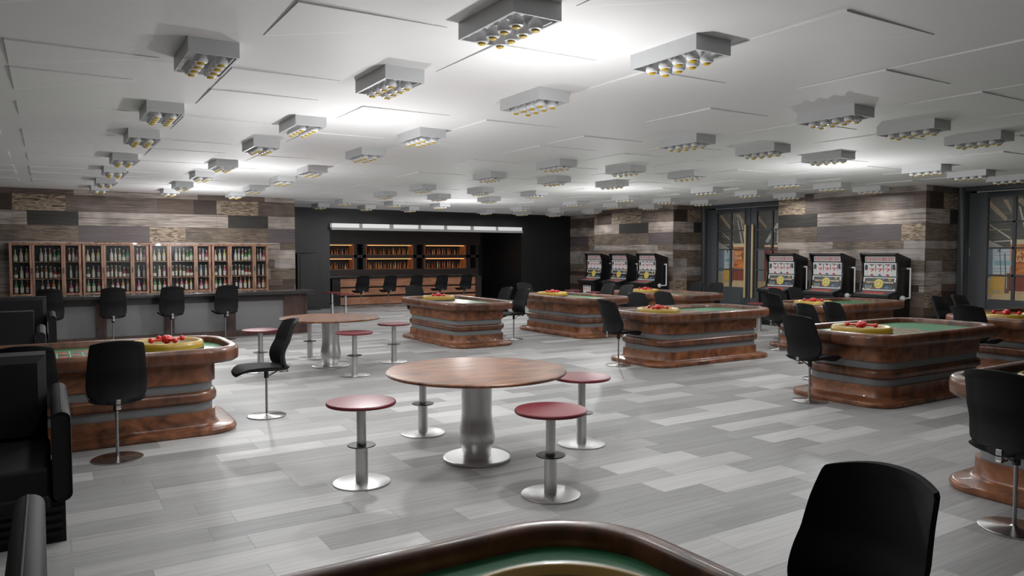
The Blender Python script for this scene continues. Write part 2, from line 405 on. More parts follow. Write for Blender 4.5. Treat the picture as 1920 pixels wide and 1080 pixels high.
def mural(y0, where):
    t = thing('printed_panel', 'printed picture of slatted ceiling, orange wall and yellow board behind the %s glazed door' % where, 'picture panel', (17.40, y0, 0))
    m = MB(); m.box(0, -3.50, .02, .04, -.16, 3.12, M_FW)
    def pg(pts, mm, k=1): m.add([(-.001 * k, -a, z) for a, z in pts], [tuple(range(len(pts)))], mm)
    pg([(.2, 1.86), (3.45, 1.86), (3.45, 3.1), (.2, 3.1)], M_FC, 1)
    for a in (.305, .95, 1.6): pg([(a, 2.888), (a + .107, 2.928), (a + .478, 2.52), (a + .46, 2.429)], M_BEAM, 2)
    pg([(.689, 2.91), (.782, 2.905), (.86, 2.698), (.863, 2.607)], M_BEAM, 2)
    pg([(.416, 2.384), (.449, 2.383), (.857, 2.098), (.858, 2.053)], M_BEAMW, 2)
    pg([(.398, 2.262), (.852, 2.25), (.852, 2.275), (.398, 2.287)], M_BEAM, 2); pg([(.534, 2.0), (.87, 2.015), (.87, 2.045), (.534, 2.024)], M_BEAMW, 2)
    for a in (1.0, 1.12, 1.26): pg([(a, 2.75), (a + .03, 2.75), (a + .22, 2.06), (a + .16, 2.06)], M_BEAMW, 3)
    pg([(.28, 2.12), (.80, 1.862), (.28, 1.862)], M_FP, 3)
    pg([(.28, 1.866), (.517, 1.866), (.531, 1.331), (.502, 1.214), (.28, 1.209)], M_FB, 4)
    pg([(.517, 1.866), (.90, 1.866), (.90, 1.27), (.52, 1.27)], M_FWH, 4)
    for z in (1.78, 1.71, 1.42, 1.36): pg([(.54, z), (.89, z), (.89, z + .012), (.54, z + .012)], M_FW, 5)
    pg([(.56, 1.50), (.89, 1.50), (.89, 1.60), (.56, 1.60)], M_FT, 5)
    pg([(.648, 1.866), (.664, 1.866), (.70, 1.30), (.684, 1.30)], M_FD, 6); pg([(.745, 1.76), (.770, 1.76), (.80, 1.30), (.775, 1.30)], M_FD, 6)
    pg([(.60, 1.82), (.68, 1.86), (.66, 1.78)], M_FD, 6)
    pg([(.28, 1.209), (.55, 1.214), (.50, .80), (.28, .80)], M_FP, 4); pg([(.28, 1.21), (.51, 1.21), (.51, 1.165), (.28, 1.165)], M_BEAMW, 5)
    pg([(.78, 1.336), (.875, 1.338), (.875, .90), (.77, .90)], M_FBR, 5); pg([(.80, 1.33), (.815, 1.33), (.815, 1.0), (.80, 1.0)], M_BEAMW, 6)
    pg([(.5, 1.307), (.786, 1.313), (.756, .878), (.458, .864)], M_FY, 6); pg([(.53, .90), (.70, .905), (.70, .95), (.53, .945)], M_FP, 7)
    pg([(.862, 1.95), (1.75, 1.95), (1.75, .90), (.862, .90)], M_FO, 4); pg([(.862, 2.05), (1.3, 2.05), (1.3, 1.95), (.862, 1.95)], M_FCR, 5)
    pg([(.862, 1.32), (1.75, 1.25), (1.75, .93), (.862, .93)], M_FR, 5)
    pg([(.28, .955), (3.4, .955), (3.4, .02), (.28, .02)], M_FL, 3); pg([(.86, .955), (3.4, .955), (3.4, .90), (.86, .90)], M_FL, 6)
    pg([(2.0, 1.95), (3.3, 1.95), (3.3, .95), (2.0, .95)], M_FR, 4); pg([(2.0, 2.0), (2.5, 2.0), (2.5, 1.94), (2.0, 1.94)], M_FCR, 5)
    pg([(2.02, 2.10), (2.42, 2.62), (2.50, 2.58), (2.12, 2.06)], M_BEAMW, 5); pg([(2.42, 2.6), (2.49, 2.6), (2.49, 2.05), (2.42, 2.05)], M_BEAMW, 6)
    m.keep = True; p = m.build('picture_sheet', t, 0)
    for txt, z in (('SKY', 1.70), ('BAR', 1.575)):
        cu = bpy.data.curves.new('tt', 'FONT'); cu.body = txt; cu.size = 0.150; cu.extrude = 0.002
        cu.materials.append(M_TXT); tmp = bpy.data.objects.new('tt', cu); me = bpy.data.meshes.new_from_object(tmp); bpy.data.objects.remove(tmp); bpy.data.curves.remove(cu)
        me.name = 'lettering'; o = bpy.data.objects.new('lettering', me); COL.objects.link(o)
        o.parent = p; o.location = (-.010, -.925, z); o.rotation_euler = (PI / 2, 0, -PI / 2)
mural(16.14, 'far'); mural(8.61, 'near')
for ya, yb in ((12.49, 15.98), (4.96, 8.45)):
    struct(bx('wall_foyer', 17.46, ya, 0, 17.56, yb, H, M_DARKWALL))

# ------------------------------------------------------------------ ceiling fixtures
def make_fixture():
    r = thing('ceiling_spotlight', 'x', 'ceiling light', group='boxed eight-lamp spotlights on the ceiling')
    w, l, h, t = .165, .325, .105, .014
    b = MB()
    b.box(-w, -l, -h, -w + t, l, 0, M_FIX); b.box(w - t, -l, -h, w, l, 0, M_FIX)
    b.box(-w + t, -l, -h, w - t, -l + t, 0, M_FIX); b.box(-w + t, l - t, -h, w - t, l, 0, M_FIX)
    b.box(-w + t, -l + t, -.012, w - t, l - t, 0, M_FIX)
    for s in (-1, 1): b.box(s * (w - t - .012) - .006, -l + .06, -h + .006, s * (w - t - .012) + .006, l - .06, -h + .02, M_FIX)
    b.build('housing', r, smooth=0)
    hd = MB()
    hd.lathe([(.006, -.03), (.006, -.062), (.018, -.070), (.040, -.098), (.046, -.112), (.046, -.126), (.040, -.137), (.024, -.141)], M_LAMP, 20, cap1=True)
    ln = MB(); ln.lathe([(.025, -.139), (.024, -.149), (.015, -.153)], M_LENS, 14)
    first = None
    for i in range(4):
        for s in (-1, 1):
            x, y = s * .066, -.20 + i * .1333
            if first is None:
                o = hd.build('lamp_head', r, 40); q = ln.build('lens', o, 40); q['label'] = 'amber lens'; first = (o, q)
            else:
                o = first[0].copy(); COL.objects.link(o); o.parent = r
                q = first[1].copy(); COL.objects.link(q); q.parent = o
            o.location = (x, y, 0)
    return r
ORD = ['first', 'second', 'third', 'fourth', 'fifth', 'sixth', 'seventh', 'eighth', 'ninth', 'tenth']
fx = Proto(make_fixture())
GRID = [((.83, 2.23, 3.65), (3.54, 5.38, 7.8, 9.65, 12.1, 13.96, 16.25, 18.1)),
        ((6.65, 8.07, 9.5), (4.37, 6.43, 9.23, 11.3, 14.12, 16.2, 19.0, 21.1)),
        ((12.25, 13.68, 15.05), (6.51, 9.25, 11.35, 14.1, 16.2, 19.0, 21.1))]
ci = 0
for xs, ys in GRID:
    for x in xs:
        vis = [y for y in ys if not (x < 1 and y < 4)]
        for k, y in enumerate(vis):
            fx.put((x + .165, y + .325, H), 0, 'eight-lamp ceiling spotlight box, %s from the camera in the %s row from left' % (ORD[k], ORD[ci]))
        ci += 1

# ------------------------------------------------------------------ chair
def make_chair():
    r = thing('swivel_chair', 'x', 'chair')
    # faces +Y ; back on -Y
    b = MB(); nx, ny = 12, 14
    top = []; bot = []
    for j in range(ny + 1):
        v = j / ny; y = -.21 + v * .54
        zc = .535 + .022 * math.sin(v * PI * .9) + (.035 * (1 - v * 4) ** 2 if v < .25 else 0) * .3 - (.045 * ((v - .8) / .2) ** 2 if v > .8 else 0)
        hw = .235 * (1 - .10 * (1 - v)) * (1 - .35 * max(0, (v - .85) / .15) ** 2) * (1 - .3 * max(0, (.1 - v) / .1) ** 2)
        rt = []; rb = []
        for i in range(nx + 1):
            u = -1 + 2 * i / nx
            th = .026 + .020 * math.sin(PI * min(1, v * 1.05)) ** .7
            e = max(0, 1 - abs(u) ** 4)
            rt.append((u * hw, y, zc + .012 * abs(u) ** 3 - .012 * (1 - e)))
            rb.append((u * hw * .97, y, zc - th * e - .014))
        top.append(rt); bot.append(rb)
    rs = [t + list(reversed(bb)) for t, bb in zip(top, bot)]
    b.rings(rs, M_BLACK); b.build('seat', r, 50)
    # backrest: curved panel with a thicker rim
    def prof(v):   # y, z of the back centre line
        z = .50 + v * .545
        y = -.215 + .035 * math.sin(min(1, v / .55) * PI) - .115 * max(0, (v - .30) / .70) ** 1.5
        return y, z
    b = MB(); n = 16; m_ = 30
    fr = []; bk = []
    for j in range(m_ + 1):
        v = j / m_; y, z = prof(v)
        TB = [(0, .125), (.03, .175), (.07, .205), (.14, .228), (.25, .238), (.45, .234), (.7, .222), (.9, .211), (.97, .206), (1.0, .198)]
        hw = [a[1] + (c[1] - a[1]) * (v - a[0]) / (c[0] - a[0]) for a, c in zip(TB, TB[1:]) if a[0] <= v <= c[0]][0] * .96
        f = []; k = []
        for i in range(n + 1):
            u = -1 + 2 * i / n
            cy = .075 * abs(u) ** 2.2
            zz = z - .030 * abs(u) ** 2 * max(0, (v - .75) / .25) + .025 * abs(u) ** 2 * max(0, (.15 - v) / .15) 
            rim = .010 if (abs(u) > .86 or v > .93 or v < .08) else 0
            f.append((u * hw, y + cy + .012 + rim * .3, zz)); k.append((u * hw, y + cy - .010 - rim, zz))
        fr.append(f); bk.append(k)
    b.rings([f + list(reversed(k)) for f, k in zip(fr, bk)], M_BLACK); b.build('backrest', r, 50)
    b = MB(); b.box(-.018, -.232, .462, .018, -.212, .545, M_CHROME); b.box(-.018, -.235, .462, .018, -.14, .474, M_CHROME)
    b.build('back_bracket', r, bevel=.003)
    b = MB(); b.tube([(0, -.17, .505), (0, -.02, .43)], .008, M_POLE, 8); b.build('brace', r)
    b = MB(); b.lathe([(.022, .415), (.024, .42), (.024, .49), (.06, .512), (.06, .518)], M_BPLAS, 16); b.build('seat_collar', r)
    b = MB(); b.lathe([(.0125, .01), (.0125, .43)], M_POLE, 16); b.build('pole', r)
    b = MB(); b.lathe([(.19, 0), (.20, .003), (.20, .010), (.19, .014), (.03, .020), (.014, .03)], M_CHROME, 40); b.build('base', r, 30)
    return r
CH = Proto(make_chair())
def chair(x, y, rz, label, group=None, sz=1.0): CH.put((x, y, 0), rz, 'black ' + label, group, sz)
NX, PX, NY, PY = PI / 2, -PI / 2, PI, 0   # facing -X, +X, -Y, +Y
chair(1.97, 8.12, NX, 'swivel chair alone at the wheel end of the lefthand roulette table, seen side on')
chair(.47, 7.09, PY, 'swivel chair with its back to us in front of the lefthand roulette table')
chair(-.17, 7.09, PY, 'swivel chair half hidden behind the armchair at the lefthand roulette table')
chair(2.09, 1.425, NX, 'chair back large in the bottom right foreground', None, .985)
chair(5.17, 2.23, PX, 'swivel chair at the roulette table cut off by the right frame edge')
chair(7.63, 5.52, PX, 'swivel chair at the wheel end of the nearest whole roulette table on the right')
chair(9.10, 6.45, NY, 'chair back behind the gold wheel of the nearest whole right roulette table')
chair(9.74, 6.45, NY, 'chair back behind the green felt of the nearest whole right roulette table')
chair(7.56, 8.91, PX, 'swivel chair at the left end of the middle roulette table, chrome disc base visible')
chair(9.12, 10.0, NY, 'left chair back of the pair behind the middle roulette table')
chair(9.76, 10.0, NY, 'right chair back of the pair behind the middle roulette table')
chair(11.31, 8.84, PX, 'swivel chair at the left end of the roulette table before the near slot machines')
chair(12.75, 9.85, NY, 'left chair back beyond the roulette table before the near slot machines')
chair(13.40, 9.85, NY, 'right chair back beyond the roulette table before the near slot machines')
chair(11.10, 5.35, PX, 'swivel chair between the two rightmost roulette tables, thin pole visible')
chair(12.62, 6.45, NY, 'left chair back of the pair beyond the rightmost roulette table')
chair(13.28, 6.45, NY, 'right chair back of the pair, before the near glazed door')
chair(8.04, 12.75, NX, 'swivel chair right of the white-glare roulette table, nearer of its two')
chair(8.04, 13.42, NX, 'chair back right of the white-glare roulette table, farther of its two')
chair(6.95, 14.98, NY, 'chair behind the wheel end of the white-glare roulette table')
chair(9.86, 14.92, NY, 'swivel chair behind the left end of the roulette table at centre right')
chair(11.0, 12.95, NX, 'nearest chair on the right side of the roulette table at centre right')
chair(11.0, 13.62, NX, 'farther chair on the right side of the roulette table at centre right')
chair(12.55, 14.95, NY, 'chair back behind the gold wheel of the roulette table before the far slots')
chair(13.7, 12.75, NX, 'chair before the far glazed door, nearer one beside the farthest roulette table')
chair(13.7, 13.4, NX, 'chair before the far glazed door, farther one beside the farthest roulette table')
for i, x in enumerate((0.02, 1.03, 2.04, 3.05)):
    chair(x, 15.85, PY, 'swivel bar chair at the long counter under the bottle cabinets, %s from left' % ORD[i], 'chairs along the bottle cabinet counter', 1.08)
for i in range(5):
    chair(8.63 + .95 * i, 23.0, PY, 'swivel chair at the far wooden bar in the alcove, %s from left' % ORD[i], 'chairs along the far alcove bar')

# ------------------------------------------------------------------ stools and round tables
def make_stool():
    r = thing('round_stool', 'x', 'stool')
    b = MB(); b.lathe([(.24, .602), (.258, .604), (.263, .610), (.263, .622), (.258, .629), (.24, .631)], M_SEATRED, 48); b.build('seat', r, 30)
    b = MB(); b.lathe([(.036, .29), (.036, .604)], M_STEEL, 24); b.build('pole', r)
    b = MB(); b.lathe([(.047, .008), (.047, .285), (.040, .29)], M_STEEL, 24); b.build('pole_sleeve', r)
    b = MB(); b.lathe([(.05, .285), (.104, .287), (.108, .291), (.104, .296), (.036, .297)], M_BPLAS, 32); b.build('footrest', r, 30)
    b = MB(); b.lathe([(.212, 0), (.216, .003), (.216, .009), (.21, .012), (.05, .014)], M_STEEL, 48); b.build('base', r, 30)
    return r
ST = Proto(make_stool())
def stool(x, y, label, group=None): ST.put((x, y, 0), 0, label, group)
def make_rtable():
    r = thing('round_table', 'x', 'table')
    b = MB(); b.lathe([(.735, .738), (.755, .742), (.762, .750), (.762, .760), (.755, .768), (.735, .770)], M_WALNUTX, 72); b.build('tabletop', r, 30)
    b = MB(); b.lathe([(.125, .02), (.120, .05), (.128, .10), (.150, .15), (.156, .19), (.150, .25), (.135, .33), (.128, .40), (.130, .60), (.134, .738)], M_STEEL, 40); b.build('column', r, 60)
    b = MB(); b.lathe([(.275, 0), (.285, .004), (.285, .022), (.278, .028), (.13, .030)], M_STEEL, 56); b.build('base', r, 30)
    return r
RT = Proto(make_rtable())
RT.put((3.07, 5.46, 0), 0, 'round walnut-topped table on a steel column, large in the centre foreground', 'round walnut tables')
RT.put((3.70, 11.2, 0), .9, 'round walnut-topped table on a steel column, farther back by the counter', 'round walnut tables')
stool(2.0, 5.35, 'round burgundy stool with pale glare on top, left of the front round table', 'stools at the front round table')
stool(3.07, 6.53, 'round stool half hidden behind the front round table top', 'stools at the front round table')
stool(3.06, 4.35, 'round burgundy stool nearest the camera, in front of the front table', 'stools at the front round table')
stool(4.13, 5.38, 'round burgundy stool on the right side behind the nearest stool', 'stools at the front round table')
stool(2.65, 11.24, 'round stool with white glare on top, left of the farther round table', 'stools at the farther round table')
stool(3.69, 12.25, 'round stool partly hidden behind the farther round table', 'stools at the farther round table')
stool(3.71, 10.17, 'round burgundy stool in front of the farther round table column', 'stools at the farther round table')
stool(4.72, 11.12, 'round burgundy stool right of the farther round table', 'stools at the farther round table')
stool(7.03, 21.1, 'round stool at the alcove corner, left and farther of the pair', 'stools by the alcove corner')
stool(7.05, 20.0, 'round stool at the alcove corner, right and nearer of the pair', 'stools by the alcove corner')
stool(13.71, 11.25, 'round stool behind the middle roulette table end, before the near slot machines')
stool(13.73, 18.35, 'round stool before the far slot machines, left of the pair', 'stools before the far slot machines')
stool(13.66, 17.18, 'round stool before the far slot machines, right of the pair', 'stools before the far slot machines')

# ------------------------------------------------------------------ roulette table
def rrect(hx, hy, r, bow=0.0, n=8, m=6):
    pts = []
    cs = [(hx - r, hy - r, 0), (-hx + r, hy - r, PI / 2), (-hx + r, -hy + r, PI), (hx - r, -hy + r, 1.5 * PI)]
    for q, (cx, cy, a0) in enumerate(cs):
        for i in range(n + 1):
            a = a0 + i / n * PI / 2; pts.append((cx + r * math.cos(a), cy + r * math.sin(a)))
        nx = cs[(q + 1) % 4]
        a1 = a0 + PI / 2; s = (cx + r * math.cos(a1), cy + r * math.sin(a1)); e = (nx[0] + r * math.cos(nx[2]), nx[1] + r * math.sin(nx[2]))
        for i in range(1, m): t = i / m; pts.append((s[0] + (e[0] - s[0]) * t, s[1] + (e[1] - s[1]) * t))
    out = []
    for x, y in pts:
        out.append((x + math.copysign(bow * (1 - (y / hy) ** 2), x) if abs(x) > hx * .5 else x, y + math.copysign(bow * .5 * (1 - (x / hx) ** 2), y)))
    return out
def ring(hx, hy, r, z, bow=0.0): return [(x, y, z) for x, y in rrect(hx, hy, max(r, .02), bow)]
def make_roulette():
    r = thing('roulette_table', 'x', 'roulette table')
    bw = .035
    def R(i, z, b=bw): return ring(1.33 - i, .69 - i, .33 - i * .6, z, b)
    b = MB()
    b.rings([R(.10, .688), R(.03, .692), R(.004, .712), R(0, .74), R(0, .795), R(.006, .822), R(.022, .838), R(.045, .842), R(.075, .838), R(.088, .825), R(.092, .765)], M_RAIL, cap0=False, cap1=False)
    b.build('rail', r, 50)
    b = MB(); b.add(R(.09, .775), [tuple(range(len(R(.09, .775))))], M_FELT)
    z = .7765; L = M_LINE
    # betting grid: 3 rows x 12 columns and outside boxes
    x0, x1, y0, y1 = -.98, .32, -.28, .16
    w = .006
    def hl(xa, xb, y, m=L): b.quad((xa, y - w / 2, z), (xb, y - w / 2, z), (xb, y + w / 2, z), (xa, y + w / 2, z), m)
    def vl(x, ya, yb, m=L): b.quad((x - w / 2, ya, z), (x + w / 2, ya, z), (x + w / 2, yb, z), (x - w / 2, yb, z), m)
    nc = 12; cw = (x1 - x0) / nc; rh = (y1 - y0) / 3
    for i in range(nc + 1): vl(x0 + i * cw, y0, y1)
    for i in range(4): hl(x0, x1, y0 + i * rh)
    for k, ye in ((0, y0 - .13), (1, y1 + .13)):
        hl(x0, x1, ye)
        for i in range(0, nc + 1, 2): vl(x0 + i * cw, min(ye, y0 if k == 0 else y1), max(ye, y0 if k == 0 else y1))
    for i in range(nc):
        for j in range(3):
            cx, cy = x0 + (i + .5) * cw, y0 + (j + .5) * rh
            m = M_RED if (i + j) % 2 == 0 else M_INK
            a, c = cw * .44, rh * .44
            b.add([(cx - a, cy, z + .0006), (cx, cy - c, z + .0006), (cx + a, cy, z + .0006), (cx, cy + c, z + .0006)], [(0, 1, 2, 3)], m)
    for i in range(0, nc, 2):
        for k in (0, 1):
            cx = x0 + (i + 1) * cw; cy = y0 - .065 if k == 0 else y1 + .065
            for t in (-.028, .006):
                b.quad((cx - .07, cy + t, z + .0006), (cx + .07, cy + t, z + .0006), (cx + .07, cy + t + .022, z + .0006), (cx - .07, cy + t + .022, z + .0006), M_RED)
    b.keep = True; b.build('felt', r, 0)
    # pedestal
    def Q(ix, iy, z, rr=.24): return ring(1.33 - ix, .69 - iy, rr, z, .02)
    b = MB(); b.rings([Q(.215, .135, .497), Q(.21, .13, .502), Q(.21, .13, .66), Q(.19, .115, .67), Q(.17, .10, .69)], M_WALNUT); b.build('apron', r, 40)
    for z0, z1 in ((.412, .50), (.216, .30)):
        b = MB(); b.rings([Q(.235, .155, z0), Q(.235, .155, z1)], M_BAND); o = b.build('grey_band', r, 40)
    b = MB(); b.rings([Q(.235, .155, .296), Q(.212, .132, .304), Q(.200, .120, .33), Q(.200, .120, .380), Q(.212, .132, .406), Q(.235, .155, .414)], M_RAIL); b.build('moulding', r, 50)
    b = MB(); b.rings([Q(.05, .05, 0, .28), Q(.03, .03, .006, .28), Q(.022, .022, .03, .28), Q(.03, .03, .056, .28), Q(.05, .05, .064, .27), Q(.17, .10, .070, .25), Q(.20, .118, .078, .24), Q(.210, .128, .095, .24), Q(.212, .13, .218, .24)], M_WALNUT)
    b.build('plinth', r, 50)
    # wheel (towards -X)
    c = (-.74, 0)
    b = MB(); b.lathe([(.345, .776), (.350, .785), (.345, .80)], M_INK, 56, c, cap1=False)
    b.lathe([(.345, .80), (.348, .83), (.338, .862), (.322, .872), (.306, .868), (.29, .85)], M_OLIVE, 56, c, cap0=False, cap1=False)
    b.lathe([(.29, .85), (.20, .815), (.10, .812), (.02, .83)], M_OLIVED, 56, c, cap0=False, cap1=True)
    w_ = b.build('wheel_bowl', r, 50)
    b = MB(); b.sphere((c[0], c[1], .885), .058, M_REDB, 20, .75); b.lathe([(.022, .82), (.02, .86), (.03, .885)], M_REDB, 16, c)
    for k in range(4):
        a = k * PI / 2 + .35; d = (math.cos(a), math.sin(a))
        b.tube([(c[0] + d[0] * .03, c[1] + d[1] * .03, .882), (c[0] + d[0] * .15, c[1] + d[1] * .15, .882)], [.014, .010], M_REDB, 10)
        b.sphere((c[0] + d[0] * .16, c[1] + d[1] * .16, .882), .028, M_REDB, 14)
    o = b.build('spindle', w_, 60); o['label'] = 'glossy red four-armed spindle'
    return r
RO = Proto(make_roulette())
g = 'roulette tables with gold wheels'
RO.put((.27, 8.2, 0), PI, 'roulette table on the left with a bright orange walnut front and green felt', g)
RO.put((.31, 1.41, 0), PI, 'roulette table rim and felt cut off at the bottom centre of the view', g)
RO.put((9.12, 8.9, 0), 0, 'middle roulette table, right of the lone swivel chair with a chrome disc base', g)
RO.put((9.16, 5.38, 0), 0, 'nearest whole roulette table on the right with its gold wheel at left', g)
RO.put((6.95, 13.25, 0), -PI / 2, 'roulette table with white glare on its felt, centre of the room by the alcove', g)
RO.put((9.88, 13.25, 0), -PI / 2, 'roulette table just right of the white-glare one, left of the far slots', g)
RO.put((12.6, 13.1, 0), -PI / 2, 'farthest roulette table, in front of the rightmost far slot machine', g)
RO.put((12.9, 8.75, 0), 0, 'roulette table in front of the three near slot machines', g)
RO.put((12.72, 5.36, 0), 0, 'roulette table at the right edge below the near glazed door', g)
RO.put((6.95, 2.32, 0), 0, 'roulette table in the lower right corner behind a large chair back', g)

# ------------------------------------------------------------------ slot machines (face -X, wall at x=0)
def make_slot():
    r = thing('slot_machine', 'x', 'slot machine')
    hw = .42
    prof = [(0, 0), (-.76, 0), (-.76, .80), (-.83, .82), (-.83, .875), (-.52, .945), (-.50, 1.10), (-.46, 1.30), (-.47, 1.55), (-.53, 1.70), (-.54, 1.755), (-.50, 1.765), (0, 1.64)]
    # cabinet body : side cheeks + recessed face
    b = MB()
    def ext(pr, ya, yb, m): 
        n = len(pr); b.add([(x, ya, z) for x, z in pr] + [(x, yb, z) for x, z in pr], [tuple(reversed(range(n))), tuple(range(n, 2 * n))] + [(i, (i + 1) % n, n + (i + 1) % n, n + i) for i in range(n)], m)
    for s in (-1, 1): ext(prof, s * hw, s * (hw - .035), M_SLOT)
    inner = [(0, 0), (-.745, 0), (-.745, .80), (-.815, .822), (-.815, .868), (-.49, .938), (-.47, 1.10), (-.425, 1.30), (-.435, 1.55), (-.45, 1.70), (-.525, 1.73), (-.525, 1.755), (-.49, 1.762), (0, 1.637)]
    ext(inner, -hw + .035, hw - .035, M_SLOT)
    b.build('cabinet', r, 0)
    # helper on a sloped panel: local (t across [-1,1], h from 0..1) between lower/upper profile points
    def panel(name, lo, hi, ya, yb, th, base, draw=None):
        m = MB()
        d = Vector((hi[0] - lo[0], hi[1] - lo[1])); n = Vector((-d.y, d.x)).normalized()
        if n.x > 0: n = -n
        def P3(t, h, k=0.0):
            x = lo[0] + d.x * h + n.x * (th + k); z = lo[1] + d.y * h + n.y * (th + k)
            return (x, yb + (ya - yb) * t, z)     # t=0 -> yb (screen left), t=1 -> ya
        f = [P3(0, 0), P3(1, 0), P3(1, 1), P3(0, 1)]; bk = [P3(0, 0, -th), P3(1, 0, -th), P3(1, 1, -th), P3(0, 1, -th)]
        m.add(f + bk, [(0, 1, 2, 3), (0, 4, 5, 1), (1, 5, 6, 2), (2, 6, 7, 3), (3, 7, 4, 0)], base)
        def q(t0, h0, t1, h1, mm, k=.001): m.quad(P3(t0, h0, k), P3(t1, h0, k), P3(t1, h1, k), P3(t0, h1, k), mm)
        def poly(pts, mm, k=.001): m.add([P3(a, c, k) for a, c in pts], [tuple(range(len(pts)))], mm)
        asp = (yb - ya) / d.length
        def disc(t, h, rad, mm, k=.001, n_=24, a0=0, a1=2 * PI, rin=0):
            if rin:
                for i in range(n_):
                    p, s_ = a0 + (a1 - a0) * i / n_, a0 + (a1 - a0) * (i + 1) / n_
                    poly([(t + rin * math.cos(p) / asp, h + rin * math.sin(p)), (t + rad * math.cos(p) / asp, h + rad * math.sin(p)),
                          (t + rad * math.cos(s_) / asp, h + rad * math.sin(s_)), (t + rin * math.cos(s_) / asp, h + rin * math.sin(s_))], mm, k)
            else: poly([(t + rad * math.cos(a0 + (a1 - a0) * i / n_) / asp, h + rad * math.sin(a0 + (a1 - a0) * i / n_)) for i in range(n_)], mm, k)
        if draw: draw(q, poly, disc)
        m.keep = True; return m.build(name, r, 0)
    ya, yb = -hw + .05, hw - .05
    def d_sign(q, poly, disc):
        rnd = random.Random(3)
        for i in range(22):
            t = .03 + i * .043
            if .33 < t < .63: continue
            q(t, .12, t + .022, .88, M_INKR if i % 3 else M_INK)
        q(.33, .15, .63, .85, M_INK); q(.345, .24, .615, .76, M_PAPER, .0015)
        for i in range(7): q(.36 + i * .036, .34, .385 + i * .036, .66, M_INKR, .002)
    panel('top_sign', (-.437, 1.575), (-.448, 1.69), ya + .03, yb - .03, .012, M_PAPER, d_sign)
    def seven(poly, t, h, w, hh, mm, k=.003):
        poly([(t - w, h + hh), (t + w, h + hh), (t + w, h + hh * .55), (t, h - hh), (t - w * .5, h - hh), (t + w * .35, h + hh * .45), (t - w, h + hh * .45)], mm, k)
    def d_reel(q, poly, disc):
        q(.0, .93, 1, 1, M_FIX, .0012)
        for i in range(3):
            t = .14 + i * .245
            q(t, .02, t + .215, .90, M_REEL, .0015)
            q(t + .217, .40, t + .240, .90, M_INK, .002)
            seven(poly, t + .108, .46, .075, .12, M_INKR)
            if i == 2: seven(poly, t + .108, .80, .075, .09, M_INKR)
            else: disc(t + .108, .79, .07, M_INKG if i == 0 else M_INKR, .003)
            q(t + .03, .84, t + .185, .90, M_INK, .0032)
            disc(t + .108, .02, .14, M_INKR if i != 1 else M_INKB, .0035, 18, 0, PI); disc(t + .108, .02, .07, M_INK, .004, 12, 0, PI)
        poly([(.02, .45), (.11, .45), (.125, .75), (.08, .90), (.03, .78)], M_INK, .002)
        poly([(.885, .52), (.975, .46), (.965, .90), (.89, .90)], M_INK, .002)
    panel('reel_window', (-.427, 1.265), (-.435, 1.55), ya + .005, yb - .005, .012, M_PAPER, d_reel)
    def d_low(q, poly, disc):
        q(.05, .08, .95, .92, M_INK)
        q(.09, .48, .93, .67, M_INKC, .0014)
        for i in range(8): q(.11 + i * .032, .51, .128 + i * .032, .64, M_INKR if i % 2 else M_INK, .0018)
        for i in range(8): q(.66 + i * .032, .51, .678 + i * .032, .64, M_FIX if i % 2 else M_INK, .0018)
        disc(.18, .33, .25, M_INKY, .002, 28, rin=.215); disc(.18, .33, .18, M_INKB, .0019)
        disc(.33, .86, .10, M_INKG, .0016, rin=.06); disc(.62, .84, .09, M_INKB, .0016); disc(.82, .84, .11, M_INKY, .0016, rin=.07); disc(.82, .84, .05, M_INKR, .0016)
        disc(.74, .25, .13, M_INKB, .0016); disc(.85, .28, .12, M_INKB, .0018, rin=.08); disc(.37, .2, .05, M_INKR, .0016); disc(.62, .2, .03, M_INKG, .0016)
        disc(.49, .51, .36, M_INKY, .0026, 36); disc(.49, .51, .33, M_INKC, .003, 36, rin=.30)
        disc(.445, .62, .045, M_INK, .0034, 12); disc(.535, .62, .045, M_INK, .0034, 12)
        disc(.49, .50, .20, M_INK, .0034, 16, PI * 1.15, PI * 1.85, rin=.165)
        disc(.49, .55, .075, M_PAPER, .0034, 14)
    panel('picture_panel', (-.475, .955), (-.432, 1.24), ya + .0, yb - .0, .014, M_PAPER, d_low)
    def d_deck(q, poly, disc):
        q(.14, .30, .86, .80, M_DECKR)
        for i in range(6): q(.17 + i * .115, .38, .25 + i * .115, .70, M_INKR, .003)
        q(.16, .26, .84, .30, M_PAPER, .002)
    panel('button_deck', (-.812, .872), (-.50, .94), ya, yb, .006, M_SLOTG, d_deck)
    def d_card(q, poly, disc):
        for i in range(3):
            t = .06 + i * .31
            q(t, .05, t + .27, .95, M_REEL); seven(poly, t + .135, .5, .09, .14, M_INKR); q(t + .02, .80, t + .25, .93, M_INK, .002)
            disc(t + .135, .1, .03, M_INK, .002)
    panel('belly_card', (-.748, .46), (-.748, .70), -.20, .20, .006, M_PAPER, d_card)
    bx('coin_tray', -.80, -.18, .30, -.745, .18, .36, M_SLOTG, r, bevel=.006)
    t = MB(); t.tube([(-.13, -hw - .0, 1.43), (-.13, -hw - .07, 1.43)], .022, M_LAMP, 12)
    t.tube([(-.13, -hw - .07, 1.445), (-.13, -hw - .07, .80)], .017, M_LAMP, 12)
    t.tube([(-.125, -hw - .07, .805), (-.36, -hw - .07, .80)], .016, M_LAMP, 12)
    lv = t.build('lever', r, 40)
    t = MB(); t.sphere((-.40, -hw - .07, .80), .062, M_KNOB, 20); t.build('lever_knob', lv, 60)
    return r
SL = Proto(make_slot())
sl = 'slot machines with side levers'
SL.put((15.69, 9.34, 0), 0, 'rightmost of the three near slot machines, beside the wood pier corner', sl)
SL.put((15.69, 10.62, 0), 0, 'middle one of the three near slot machines', sl)
SL.put((15.69, 11.88, 0), 0, 'leftmost of the three near slot machines, next to the brass door pull', sl)
